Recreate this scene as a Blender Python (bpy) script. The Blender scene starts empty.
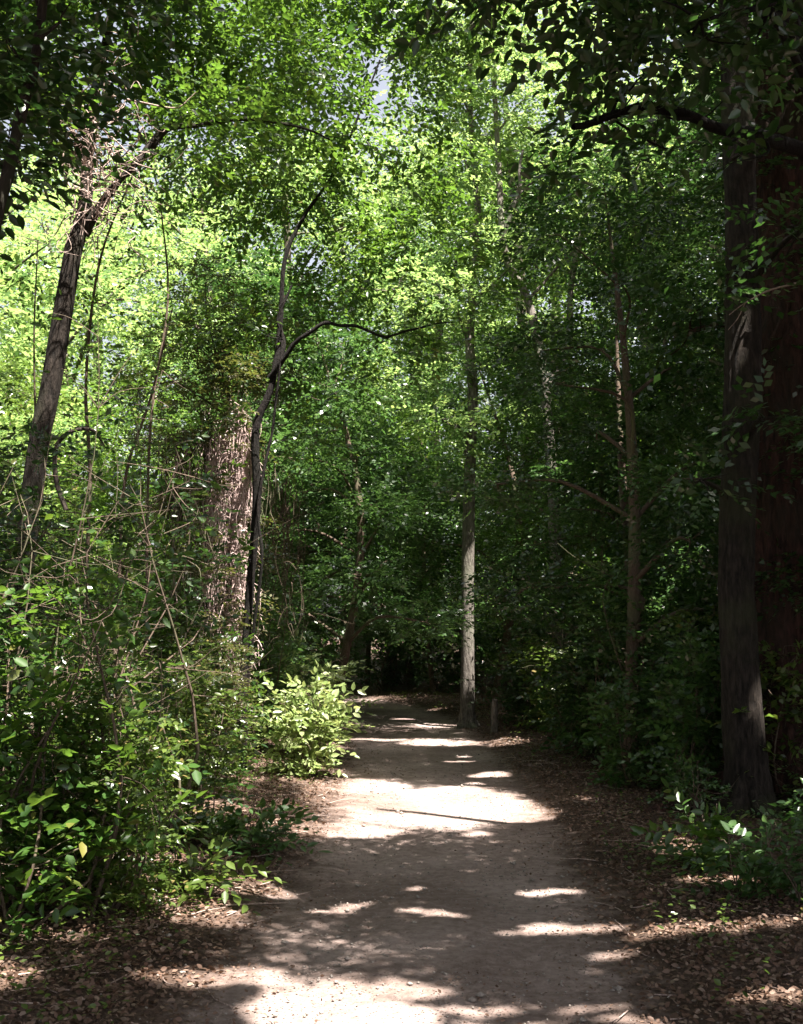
import bpy, math
import numpy as np
from mathutils import Vector

RNG = np.random.default_rng(11)
C = bpy.context.scene.collection
F_PX, CX, CY, CAM_H = 1050.0, 401.5, 512.0, 1.7
PITCH = math.atan(118.0 / F_PX)
UP = np.array([0, 0, 1.0])
SUN = np.array([0.26, -0.30, 0.91]); SUN /= np.linalg.norm(SUN)

def at(px, py, d):
    """world point seen at pixel (px,py), d metres ahead"""
    x = (px - CX) / F_PX; y = (CY - py) / F_PX
    v = np.array([x, math.cos(PITCH) - y * math.sin(PITCH), math.sin(PITCH) + y * math.cos(PITCH)])
    return np.array([0, 0, CAM_H]) + v * (d / v[1])

# ------------------------------------------------------------------ terrain
_K = RNG.normal(0, 1, (24, 2)); _PH = RNG.uniform(0, 6.28, 24)
def wav(x, y, f, a=0, n=6):
    s = 0
    for i in range(a, a + n):
        s = s + np.sin(_K[i % 24, 0] * x * f + _K[i % 24, 1] * y * f + _PH[i % 24])
    return s / n
PD = [-10, 0, 4.5, 9.4, 12.5, 15, 20, 24, 28, 34, 44]
PX = [0.0, 0.0, 0.07, 0.33, 0.36, 0.30, 0.05, -0.8, -2.4, -6.5, -16]
def path_c(y):
    return np.interp(y, PD, PX)
def ground_h(x, y):
    e = np.abs(x - path_c(y)) - 1.03 - 0.16 * wav(x, y, 1.6, 3) - 0.06 * wav(x, y, 6.0, 9)
    t = np.clip((e + 0.35) / 0.9, 0, 1); t = t * t * (3 - 2 * t)
    base = -0.03 + 0.10 * t
    far = np.clip((np.abs(x - path_c(y)) - 1.6) / 7, 0, 1)
    return base + far * (0.28 + 0.16 * wav(x, y, 0.5, 1)) + t * 0.025 * wav(x, y, 3.1, 5)
def gz(x, y):
    return float(ground_h(np.array([x]), np.array([y]))[0])

# --------------------------------------------------------------- light gaps
# gaps in the canopy above: (cx, cy, rx, ry, min height of what is thinned, rotation)
GAPS = []
def gap(px, py, d, rx, ry, zmin=0.9, rot=0.0, p=None):
    q = at(px, py, d) if p is None else np.array(p)
    g = q[:2] - SUN[:2] / SUN[2] * q[2]
    GAPS.append((g[0], g[1], rx, ry, max(zmin, q[2]), rot))
def gd(py):                                # distance of a ground point on row py
    return F_PX * CAM_H / ((py - 630) * math.cos(PITCH)) * 0.985
def ggap(px, py, rx, ry, zmin=0.9, rot=0.0):
    d = gd(py); x = (px - CX) / F_PX * d
    gap(0, 0, 0, rx, ry, zmin, rot, p=(x, d, 0.0))
ggap(436, 797, 1.15, 1.25); ggap(360, 786, .75, 1.2); ggap(500, 806, .55, .55)
ggap(330, 822, .8, .35)
ggap(345, 992, .50, .36); ggap(290, 985, .26, .22); ggap(410, 968, .2, .12)
ggap(560, 912, .34, .12); ggap(520, 918, .25, .08); ggap(600, 940, .18, .07); ggap(375, 736, .6, .18)
ggap(430, 900, .22, .09); ggap(340, 896, .18, .08); ggap(620, 1003, .22, .07); ggap(590, 990, .2, .06)
ggap(680, 925, .45, .16); ggap(480, 985, .25, .06); ggap(470, 752, .3, .12); ggap(545, 880, .2, .1)
ggap(720, 880, .4, .2); ggap(770, 920, .3, .12); ggap(500, 1000, .3, .08); ggap(745, 990, .22, .1)
ggap(190, 905, .5, .3); ggap(240, 880, .45, .25); ggap(215, 960, .45, .18); ggap(30, 935, .3, .12)
ggap(60, 880, .8, .35); ggap(400, 716, .3, .2)
gap(300, 725, 12.6, .75, .8); gap(265, 700, 12.8, .5, .6); gap(320, 770, 12.0, .5, .5)
for yy in (420, 480, 540, 600, 650):
    gap(236, yy, 12.85, .38, .42)
gap(110, 190, 8.6, .35, .4); gap(95, 230, 8.5, .3, .3); gap(470, 610, 18.6, .5, .5)
gap(60, 560, 6.0, .3, .3); gap(130, 740, 7.5, .3, .3); gap(210, 640, 9, .35, .35); gap(180, 760, 7.5, .25, .25)
gap(330, 640, 15, .7, .6); gap(520, 480, 15, .8, .7); gap(100, 600, 7.5, .5, .5); gap(20, 640, 6, .3, .3)
gap(690, 840, 8, .3, .3); gap(700, 60, 9, .35, .35); gap(640, 200, 9.5, .45, .45); gap(760, 250, 8.9, .2, .2); gap(400, 110, 12.2, .8, .7); gap(375, 230, 12.3, .6, .5); gap(320, 60, 12, .6, .5); gap(240, 110, 12, .5, .5); gap(450, 180, 12.2, .5, .5); gap(560, 560, 15, .5, .5); gap(250, 660, 11, .5, .5)
ggap(432, 800, 1.0, 1.15, 3.0); ggap(335, 983, .42, .34, 2.0); ggap(130, 900, .35, .2)
_g = np.random.default_rng(21)
for _ in range(52):
    y = 4.8 + 12 * _g.random(); x = _g.uniform(-.36 * y - .8, -1.3); r0 = _g.uniform(.07, .24)
    GAPS.append((x, y, r0 * 1.3, r0, 1.2, 0))
for _ in range(16):
    y = 4 + 16 * _g.random() ** 1.2; x = _g.uniform(-.9, .3 * y + .3); r0 = _g.uniform(.05, .13)
    GAPS.append((x, y, r0 * 1.8, r0, .8, 0))
for _ in range(40):
    y = _g.uniform(8, 24); x = _g.uniform(1, .35 * y)
    if abs(y - 10.3) < 2.2: continue
    x = x; r0 = _g.uniform(.12, .35)
    GAPS.append((x - .3, y, r0, r0, 2.5, 0))

_rg = np.random.default_rng(77)
def in_gap(P, soft=1.0):
    g = P[:, :2] - SUN[:2] / SUN[2] * P[:, 2:3]
    wx = g[:, 0] + 0.10 * wav(g[:, 0], g[:, 1], 5.0, 2) + 0.09 * wav(g[:, 0], g[:, 1], 11.0, 8) + .05 * wav(g[:, 0], g[:, 1], 27.0, 1)
    wy = g[:, 1] + 0.10 * wav(g[:, 0], g[:, 1], 5.0, 12) + 0.09 * wav(g[:, 0], g[:, 1], 11.0, 15) + .05 * wav(g[:, 0], g[:, 1], 27.0, 5)
    m = np.zeros(len(P), bool)
    lim = soft * _rg.uniform(.62, 1.12, len(P)) if len(P) > 60 else soft * 1.35
    for (cx, cy, rx, ry, z, r) in GAPS:
        v = ((wx - cx) / rx) ** 2 + ((wy - cy) / ry) ** 2
        m |= (v < lim) & (P[:, 2] > z + .3)
    return m

# ---------------------------------------------------------------- materials
def new_mat(name):
    m = bpy.data.materials.new(name); m.use_nodes = True
    nt = m.node_tree; nt.nodes.clear()
    return m, nt, nt.nodes.new, nt.links.new
def ramp(nd, stops):
    r = nd; cr = r.color_ramp
    while len(cr.elements) > 1: cr.elements.remove(cr.elements[-1])
    cr.elements[0].position = stops[0][0]; cr.elements[0].color = (*stops[0][1], 1)
    for p, c in stops[1:]:
        e = cr.elements.new(p); e.color = (*c, 1)
    return r

def leaf_mat(name, stops, trans, tw=0.42, rough=0.34, spec=0.7):
    m, nt, N, L = new_mat(name)
    geo = N('ShaderNodeNewGeometry')
    rp = ramp(N('ShaderNodeValToRGB'), stops); L(geo.outputs['Random Per Island'], rp.inputs[0])
    b = N('ShaderNodeBsdfPrincipled'); L(rp.outputs[0], b.inputs['Base Color'])
    b.inputs['Roughness'].default_value = rough
    b.inputs['Specular IOR Level'].default_value = spec
    t = N('ShaderNodeBsdfTranslucent')
    hs = N('ShaderNodeMix'); hs.data_type = 'RGBA'; hs.blend_type = 'MULTIPLY'; hs.inputs[0].default_value = 1
    sc = ramp(N('ShaderNodeValToRGB'), [(0, (.55, .6, .55)), (.5, (1, 1, 1)), (1, (.8, .7, .6))])
    L(geo.outputs['Random Per Island'], sc.inputs[0])
    L(sc.outputs[0], hs.inputs[6]); hs.inputs[7].default_value = (*trans, 1)
    L(hs.outputs[2], t.inputs['Color'])
    mx = N('ShaderNodeMixShader'); mx.inputs[0].default_value = tw
    L(b.outputs[0], mx.inputs[1]); L(t.outputs[0], mx.inputs[2])
    o = N('ShaderNodeOutputMaterial'); L(mx.outputs[0], o.inputs[0])
    return m

def bark_mat(name, dark, light, scale=7.0, bump=0.6, patch=None):
    m, nt, N, L = new_mat(name)
    tc = N('ShaderNodeTexCoord'); mp = N('ShaderNodeMapping'); mp.inputs['Scale'].default_value = (scale * 1.8, scale * 1.8, scale * .42)
    L(tc.outputs['Object'], mp.inputs[0])
    n1 = N('ShaderNodeTexNoise'); n1.inputs['Scale'].default_value = 3.0; n1.inputs['Detail'].default_value = 10; n1.inputs['Roughness'].default_value = .65
    L(mp.outputs[0], n1.inputs['Vector'])
    r1 = ramp(N('ShaderNodeValToRGB'), [(.36, dark), (.52, tuple((a + b) / 2 for a, b in zip(dark, light))), (.64, light)])
    L(n1.outputs[0], r1.inputs[0])
    n2 = N('ShaderNodeTexNoise'); n2.inputs['Scale'].default_value = 1.3; n2.inputs['Detail'].default_value = 5
    L(tc.outputs['Object'], n2.inputs['Vector'])
    mx = N('ShaderNodeMix'); mx.data_type = 'RGBA'
    r2 = ramp(N('ShaderNodeValToRGB'), [(.5, (0, 0, 0)), (.66, (.75, .75, .75))]); L(n2.outputs[0], r2.inputs[0])
    L(r2.outputs[0], mx.inputs[0]); L(r1.outputs[0], mx.inputs[6])
    mx.inputs[7].default_value = (*(patch or (.10, .12, .06)), 1)
    b = N('ShaderNodeBsdfPrincipled'); b.inputs['Roughness'].default_value = .9; b.inputs['Specular IOR Level'].default_value = .2
    L(mx.outputs[2], b.inputs['Base Color'])
    bp = N('ShaderNodeBump'); bp.inputs['Strength'].default_value = bump; bp.inputs['Distance'].default_value = .04
    L(n1.outputs[0], bp.inputs['Height']); L(bp.outputs[0], b.inputs['Normal'])
    o = N('ShaderNodeOutputMaterial'); L(b.outputs[0], o.inputs[0])
    return m

def soil_mat(name, stops, scale, bump, dist, spot=None, inner=None):
    m, nt, N, L = new_mat(name)
    tc = N('ShaderNodeTexCoord')
    a = N('ShaderNodeTexNoise'); a.inputs['Scale'].default_value = scale; a.inputs['Detail'].default_value = 10; a.inputs['Roughness'].default_value = .7
    L(tc.outputs['Object'], a.inputs['Vector'])
    c = N('ShaderNodeTexNoise'); c.inputs['Scale'].default_value = .8; c.inputs['Detail'].default_value = 6
    L(tc.outputs['Object'], c.inputs['Vector'])
    ad = N('ShaderNodeMath'); ad.operation = 'MULTIPLY_ADD'; ad.inputs[1].default_value = .55; L(c.outputs[0], ad.inputs[0])
    m2 = N('ShaderNodeMath'); m2.operation = 'MULTIPLY'; m2.inputs[1].default_value = .5; L(a.outputs[0], m2.inputs[0]); L(m2.outputs[0], ad.inputs[2])
    r = ramp(N('ShaderNodeValToRGB'), stops); L(ad.outputs[0], r.inputs[0])
    if inner:
        r_in = ramp(N('ShaderNodeValToRGB'), inner); L(ad.outputs[0], r_in.inputs[0])
        at_ = N('ShaderNodeAttribute'); at_.attribute_name = 'trodden'
        n3 = N('ShaderNodeTexNoise'); n3.inputs['Scale'].default_value = 5; n3.inputs['Detail'].default_value = 8; n3.inputs['Roughness'].default_value = .7
        L(tc.outputs['Object'], n3.inputs['Vector'])
        q = N('ShaderNodeMath'); q.operation = 'MULTIPLY_ADD'; q.inputs[1].default_value = 1.1; L(n3.outputs[0], q.inputs[0]); 
        q2 = N('ShaderNodeMath'); q2.operation = 'SUBTRACT'; q2.inputs[1].default_value = .55; L(at_.outputs['Fac'], q2.inputs[0]); L(q2.outputs[0], q.inputs[2])
        qr = ramp(N('ShaderNodeValToRGB'), [(.3, (0, 0, 0)), (.72, (1, 1, 1))]); L(q.outputs[0], qr.inputs[0])
        mi = N('ShaderNodeMix'); mi.data_type = 'RGBA'; L(qr.outputs[0], mi.inputs[0]); L(r.outputs[0], mi.inputs[6]); L(r_in.outputs[0], mi.inputs[7])
        r = mi
    v = N('ShaderNodeTexVoronoi'); v.inputs['Scale'].default_value = 42; L(tc.outputs['Object'], v.inputs['Vector'])
    rv = ramp(N('ShaderNodeValToRGB'), [(.0, (1, 1, 1)), (.25, (0, 0, 0))]); L(v.outputs['Distance'], rv.inputs[0])
    mx = N('ShaderNodeMix'); mx.data_type = 'RGBA'; mul = N('ShaderNodeMath'); mul.operation = 'MULTIPLY'; mul.inputs[1].default_value = .3
    L(rv.outputs[0], mul.inputs[0]); L(mul.outputs[0], mx.inputs[0]); L(r.outputs[2] if inner else r.outputs[0], mx.inputs[6])
    rc = ramp(N('ShaderNodeValToRGB'), [(0, spot or (.08, .06, .05)), (1, (.30, .26, .22))]); L(v.outputs['Color'], rc.inputs[0]); L(rc.outputs[0], mx.inputs[7])
    b = N('ShaderNodeBsdfPrincipled'); b.inputs['Roughness'].default_value = .95; b.inputs['Specular IOR Level'].default_value = .15
    L(mx.outputs[2], b.inputs['Base Color'])
    hh = N('ShaderNodeMath'); hh.operation = 'ADD'; L(a.outputs[0], hh.inputs[0]); L(rv.outputs[0], hh.inputs[1])
    bp = N('ShaderNodeBump'); bp.inputs['Strength'].default_value = bump; bp.inputs['Distance'].default_value = dist
    L(hh.outputs[0], bp.inputs['Height']); L(bp.outputs[0], b.inputs['Normal'])
    o = N('ShaderNodeOutputMaterial'); L(b.outputs[0], o.inputs[0])
    return m

M = {}
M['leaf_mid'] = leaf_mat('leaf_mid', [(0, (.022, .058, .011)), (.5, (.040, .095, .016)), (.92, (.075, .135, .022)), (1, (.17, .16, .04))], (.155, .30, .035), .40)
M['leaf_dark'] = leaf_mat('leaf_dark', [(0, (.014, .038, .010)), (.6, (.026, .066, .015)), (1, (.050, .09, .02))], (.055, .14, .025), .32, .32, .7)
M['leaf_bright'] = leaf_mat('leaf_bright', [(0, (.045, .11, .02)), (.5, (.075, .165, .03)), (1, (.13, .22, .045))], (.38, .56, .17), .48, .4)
M['leaf_cool'] = leaf_mat('leaf_cool', [(0, (.028, .068, .020)), (.6, (.046, .10, .028)), (1, (.08, .14, .036))], (.11, .23, .05), .40, .33)
M['leaf_shrub'] = leaf_mat('leaf_shrub', [(0, (.040, .068, .014)), (.5, (.065, .105, .02)), (.9, (.10, .145, .03)), (1, (.20, .14, .055))], (.165, .28, .04), .38, .32)
M['leaf_edge_sunlit'] = leaf_mat('leaf_edge_sunlit', [(0, (.12, .18, .05)), (.6, (.20, .27, .09)), (1, (.34, .38, .20))], (.46, .58, .20), .4, .4)  # greens lightened so the path-edge shrubs read as sunlit
M['leaf_rust'] = leaf_mat('leaf_rust', [(0, (.05, .05, .02)), (.5, (.085, .07, .028)), (1, (.035, .07, .016))], (.17, .20, .04), .36, .45)
M['dead'] = leaf_mat('dead_leaf', [(0, (.07, .042, .028)), (.4, (.12, .07, .048)), (.8, (.165, .11, .08)), (1, (.23, .17, .13))], (.22, .12, .06), .15, .6, .3)
M['bark'] = bark_mat('bark_brown', (.035, .026, .020), (.13, .105, .085))
M['bark_grey'] = bark_mat('bark_grey', (.05, .043, .037), (.20, .18, .157), patch=(.16, .17, .12))
M['bark_dark'] = bark_mat('bark_dark', (.018, .014, .012), (.06, .046, .038), patch=(.04, .05, .028))
M['bark_red'] = bark_mat('bark_red', (.016, .010, .008), (.085, .042, .032), 5.0, 1.0, patch=(.03, .028, .018))
M['bark_mossy'] = bark_mat('bark_mossy', (.009, .0075, .006), (.044, .035, .028), 6, 1.0, patch=(.045, .05, .025))
M['bark_black'] = bark_mat('bark_black', (.005, .0045, .004), (.018, .014, .012), 9, .9, patch=(.012, .014, .009))
M['vine'] = bark_mat('dry_vine', (.30, .21, .19), (.72, .56, .52), 20, .2, patch=(.6, .46, .43))  # dry vine tones lifted so the column looks sunlit
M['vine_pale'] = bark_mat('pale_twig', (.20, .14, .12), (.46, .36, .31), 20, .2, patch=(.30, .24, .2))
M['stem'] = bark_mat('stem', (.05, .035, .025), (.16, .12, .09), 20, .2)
M['soil'] = soil_mat('forest_soil', [(.3, (.028, .020, .015)), (.5, (.065, .043, .032)), (.68, (.13, .09, .07))], 14, .9, .03, (.06, .045, .035),
                     inner=[(.33, (.115, .080, .066)), (.48, (.21, .158, .137)), (.62, (.33, .262, .235))])
M['dirt'] = M['soil']
M['stone'] = bark_mat('pebble', (.14, .12, .105), (.36, .32, .28), 9, .2, patch=(.25, .22, .2))

# ------------------------------------------------------------------- meshes
def link_mesh(name, V, loops, starts, totals, mat, parent=None, smooth=False):
    me = bpy.data.meshes.new(name)
    me.vertices.add(len(V)); me.vertices.foreach_set('co', np.ascontiguousarray(V, dtype=np.float32).ravel())
    me.loops.add(len(loops)); me.loops.foreach_set('vertex_index', np.ascontiguousarray(loops, dtype=np.int32))
    me.polygons.add(len(starts)); me.polygons.foreach_set('loop_start', np.ascontiguousarray(starts, dtype=np.int32))
    me.polygons.foreach_set('loop_total', np.ascontiguousarray(totals, dtype=np.int32))
    if smooth: me.polygons.foreach_set('use_smooth', np.ones(len(starts), bool))
    me.update(calc_edges=True)
    me.materials.append(M[mat])
    o = bpy.data.objects.new(name, me); C.objects.link(o)
    if parent is not None:
        o.parent = parent
        V0 = np.array(parent.location)
        me.vertices.foreach_set('co', np.ascontiguousarray(V - V0, dtype=np.float32).ravel()); me.update()
    return o
def quads_obj(name, V, Q, mat, parent=None, smooth=False):
    Q = np.asarray(Q)
    n = len(Q)
    return link_mesh(name, V, Q.ravel(), np.arange(n) * 4, np.full(n, 4), mat, parent, smooth)

def norm(a):
    return a / np.maximum(np.linalg.norm(a, axis=-1, keepdims=True), 1e-9)

# leaf outlines in (side, along, lift) units of leaf length
L6 = np.array([(0, 0, 0), (.23, .28, .05), (.21, .62, .045), (0, 1.0, -.06), (-.21, .62, .045), (-.23, .28, .05)])
Q6 = np.array([(0, 1, 2, 3), (0, 3, 4, 5)])
L4 = np.array([(0, 0, 0), (.27, .45, .04), (0, 1.0, -.05), (-.27, .45, .04)])
Q4 = np.array([(0, 1, 2, 3)])
def leaf_geo(P, D, Nn, S, kind=4, wide=1.0):
    T, Q = (L6, Q6) if kind == 6 else (L4, Q4)
    D = norm(D); X = norm(np.cross(D, Nn)); Z = np.cross(X, D)
    T = T.copy(); T[:, 0] *= wide
    V = P[:, None, :] + S[:, None, None] * (T[None, :, 0:1] * X[:, None, :] + T[None, :, 1:2] * D[:, None, :] + T[None, :, 2:3] * Z[:, None, :])
    n, k = len(P), len(T)
    QQ = (Q[None] + (np.arange(n) * k)[:, None, None]).reshape(-1, 4)
    return V.reshape(-1, 3), QQ

def sprays(O, U, Lsp, k, size, tilt=.35, droop=.25, rng=RNG):
    """leaf twigs: O origins, U directions; k leaves on each -> leaf arrays"""
    m = len(O)
    U = norm(U); W = norm(UP + rng.normal(0, tilt, (m, 3)))
    B = norm(np.cross(U, W)); W = np.cross(B, U)
    t = (np.arange(k) + .6) / k
    P = O[:, None] + U[:, None] * (t[None, :, None] * Lsp[:, None, None]) - UP * (droop * Lsp[:, None] * t[None] ** 2)[..., None]
    side = np.where(np.arange(k) % 2 == 0, 1.0, -1.0)[None, :, None]
    ang = np.radians(rng.uniform(35, 70, (m, k)))[..., None]
    ang[:, -1] = .1
    D = U[:, None] * np.cos(ang) + B[:, None] * side * np.sin(ang) + rng.normal(0, .18, (m, k, 3)) - UP * .15
    Nn = W[:, None] + rng.normal(0, .38, (m, k, 3))
    S = size * rng.uniform(.6, 1.25, (m, k))
    return P.reshape(-1, 3), D.reshape(-1, 3), Nn.reshape(-1, 3), S.ravel()

def catmull(P, n):
    P = np.array(P, float)
    A = np.vstack([2 * P[0] - P[1], P, 2 * P[-1] - P[-2]])
    out = []
    for i in range(1, len(A) - 2):
        for t in np.linspace(0, 1, n, endpoint=False):
            p0, p1, p2, p3 = A[i - 1], A[i], A[i + 1], A[i + 2]
            out.append(.5 * ((2 * p1) + (-p0 + p2) * t + (2 * p0 - 5 * p1 + 4 * p2 - p3) * t * t + (-p0 + 3 * p1 - 3 * p2 + p3) * t ** 3))
    out.append(A[-2])
    return np.array(out)

class Tubes:
    clear = False
    def __init__(s): s.V, s.Q, s.n = [], [], 0
    def add(s, pts, radii, sides=6, seg=4, rough=0.0, lobes=0.0, rng=RNG, ridge=0.0):
        P = catmull(pts, seg) if seg > 1 else np.array(pts, float)
        if s.clear and P[0][2] > 2.5 and in_gap(P).any(): return P
        R = np.interp(np.linspace(0, 1, len(P)), np.linspace(0, 1, len(radii)), radii)
        T = np.gradient(P, axis=0); T = norm(T)
        ref = np.array([.13, .97, .1]) if abs(T[0, 2]) > .6 else UP
        X = norm(np.cross(T, ref)); Y = np.cross(T, X)
        th = np.linspace(0, 2 * np.pi, sides, endpoint=False)
        rr = R[:, None] * np.ones((1, sides))
        if rough: rr = rr * (1 + rough * rng.normal(0, 1, (len(P), sides)))
        if lobes: rr = rr * (1 + lobes * np.sin(th * 3 + 1)[None] + lobes * .7 * np.sin(th * 5 + 2)[None])
        if ridge:
            zz = np.cumsum(np.r_[0, np.linalg.norm(np.diff(P, axis=0), axis=1)])[:, None]; tt = th[None]
            w1 = tt + .25 * np.sin(zz * 1.7 + 2 * tt) + .08 * np.sin(zz * 6.1 + 3 * np.sin(tt * 2))
            f = np.abs(np.sin(w1 * 5.5 + .8 * np.sin(zz * 3.3 + tt))) * .6 + np.abs(np.sin(w1 * 11.3 + 1.3 * np.sin(zz * 5.1))) * .4
            rr = rr * (1 + ridge * (f - .6) + ridge * .9 * np.sin(zz * 2.1 + np.sin(tt + zz)) * .5)
        V = P[:, None] + rr[..., None] * (np.cos(th)[None, :, None] * X[:, None] + np.sin(th)[None, :, None] * Y[:, None])
        m = len(P); i = np.arange(m - 1)[:, None] * sides; j = np.arange(sides)[None]; j2 = (j + 1) % sides
        Q = np.stack([i + j, i + j2, i + sides + j2, i + sides + j], -1).reshape(-1, 4) + s.n
        s.V.append(V.reshape(-1, 3)); s.Q.append(Q); s.n += m * sides
        return P
    def build(s, name, mat, parent=None):
        return quads_obj(name, np.vstack(s.V), np.vstack(s.Q), mat, parent, True)

def tag(o, label=None, cat=None, group=None, kind=None):
    if label: o['label'] = label
    if cat: o['category'] = cat
    if group: o['group'] = group
    if kind: o['kind'] = kind
    return o
def empty(name, loc):
    o = bpy.data.objects.new(name, None); o.empty_display_size = .2
    C.objects.link(o); o.location = Vector([float(a) for a in loc]); return o

def leaves_obj(name, arrs, mat, parent, kind=4, wide=1.0, thin=True, extra=None):
    P = np.vstack([a[0] for a in arrs]); D = np.vstack([a[1] for a in arrs]); Nn = np.vstack([a[2] for a in arrs]); S = np.concatenate([a[3] for a in arrs])
    if thin:
        k = ~in_gap(P + norm(D) * S[:, None] * .5)
        P, D, Nn, S = P[k], D[k], Nn[k], S[k]
    # nothing grows in front of the lens
    k = ~((np.hypot(P[:, 0], P[:, 1]) < 2.2) & (P[:, 2] < 3.5))
    k &= P[:, 2] > -.05
    P, D, Nn, S = P[k], D[k], Nn[k], S[k]
    V, Q = leaf_geo(P, D, Nn, S, kind, wide)
    global NLEAF
    NLEAF += len(P)
    return quads_obj(name, V, Q, mat, parent)
NLEAF = 0

def clump_sprays(c, r, n, size, k=9, flat=.6, Lf=4.5, droop=.25, rng=RNG, tilt=.35):
    """n twigs through a lumpy clump at c"""
    c = np.array(c, float)
    d = norm(rng.normal(0, 1, (n, 3)))
    rad = r * rng.uniform(.15, 1, n) ** .6
    O = c + d * rad[:, None] * np.array([1, 1, flat])
    lump = wav(O[:, 0], O[:, 1], 2.6 / max(r, .5), 4) + wav(O[:, 2], O[:, 0], 3.2 / max(r, .5), 14)
    keep = lump > -.42 - .25 * rng.random(n)
    O, d = O[keep], d[keep]
    U = d * np.array([1, 1, .35]) + rng.normal(0, .45, (len(O), 3)) * np.array([1, 1, .5])
    return sprays(O, U, size * Lf * rng.uniform(.7, 1.3, len(O)), k, size, tilt, droop, rng)

def twigs(T, c, r, n, rad, rng=RNG, sides=3, flat=.6):
    for _ in range(n):
        d = norm(rng.normal(0, 1, 3)); e = c + d * r * np.array([1, 1, flat]) * rng.uniform(.6, 1.05)
        mid = (c + e) / 2 + rng.normal(0, .12 * r, 3)
        T.add([c, mid, e], [rad, rad * .6, rad * .25], sides, 3)

def tree(name, label, base, pts, rad, clumps, leaf='leaf_mid', bark='bark', group=None, cat='tree', size=.09, dens=1.0,
         k=9, kind=4, limbs=(), sides=10, rough=.04, lobes=.05, flare=1.5, flat=.6, limb_from=None, seg=5, thin=True, tw=5, wide=1.0, flat_l=.35, ridge=0.0, roots=0):
    """pts: trunk centre line; clumps: (centre, radius); limbs: (pts, radii) each a part of its own"""
    root = empty(name, (base[0], base[1], base[2]))
    tag(root, label, cat, group)
    T = Tubes()
    R = list(rad)
    P = T.add(pts, R, sides, seg, rough, lobes, ridge=ridge)
    b = np.array(pts[0]); r0 = R[0]
    if flare > 1:
        T.add([b - UP * .25, b + UP * .05 * 1, b + UP * r0 * 1.6, b + UP * r0 * 3.6], [r0 * flare * 1.15, r0 * flare, r0 * 1.12, r0 * .93], sides, 4, rough * 2, lobes * 2.5)
    for q in range(roots):
        a = q * 6.28 / roots + RNG.uniform(-.4, .4); dd = np.array([math.cos(a), math.sin(a), 0]); L_ = r0 * RNG.uniform(2.6, 4.6)
        e = b + dd * L_; e[2] = gz(e[0], e[1]) - .06
        T.add([b + dd * r0 * .35 + UP * r0 * 3.2, b + dd * r0 * .95 + UP * r0 * 1.1, b + dd * (r0 + L_) * .5 + UP * r0 * .25, e], [r0 * .5, r0 * .5, r0 * .34, r0 * .12], 9, 5, .07, .1)
    T.clear = True
    arrs = []
    for (c, r) in clumps:
        c = np.array(c, float)
        dist = np.linalg.norm(P - (c - UP * r * .8), axis=1) + np.where(P[:, 2] > c[2], 50, 0)
        i = int(np.argmin(dist)); s0 = P[i]
        rl = np.interp(i / len(P), np.linspace(0, 1, len(R)), R) * .45
        rl = min(rl, .03 + .02 * np.linalg.norm(c - s0))
        mid = s0 * .5 + c * .5 + np.array([RNG.normal(0, .12), RNG.normal(0, .12), .16]) * np.linalg.norm(c - s0)
        n0 = T.n; T.add([s0, mid, c], [rl, rl * .7, rl * .35], 5, 4)
        if tw and T.n > n0: twigs(T, c, r, tw, max(.006, rl * .3), flat=flat)
        n = int(dens * 1.9 * 3.14 * (max(r, .3) ** 2) / (k * .24 * size * size))
        arrs.append(clump_sprays(c, r, max(n, 6), size, k, flat, tilt=flat_l))
    T.build('trunk', bark, root)
    for (lp, lr, lab) in limbs:
        lp = [np.array(a) for a in lp]
        lp = [lp[0]] + sum([[(a + c) / 2 + RNG.normal(0, .035, 3) * min(1, np.linalg.norm(c - a)), c] for a, c in zip(lp[:-1], lp[1:])], [])
        t2 = Tubes(); Pl = t2.add(lp, lr, 9, 5, .09, .08)
        for q in range(7):
            j = int(RNG.integers(len(Pl) // 4, len(Pl))); d_ = norm(RNG.normal(0, 1, 3) * np.array([1, 1, .7]) + UP * .15) * RNG.uniform(.25, .7)
            r_ = .35 * np.interp(j / len(Pl), np.linspace(0, 1, len(lr)), lr)
            t2.add([Pl[j], Pl[j] + d_ * .5 + RNG.normal(0, .05, 3), Pl[j] + d_ + RNG.normal(0, .06, 3)], [r_, r_ * .6, .002], 4, 4)
            if len(arrs) and lr[-1] < .02: arrs.append(clump_sprays(Pl[j] + d_, .2, 9, size, k, flat))
        o = t2.build('limb', bark, root)
        if lab: o['label'] = lab
    if arrs: leaves_obj('crown', arrs, leaf, root, kind, wide, thin)
    return root

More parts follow.
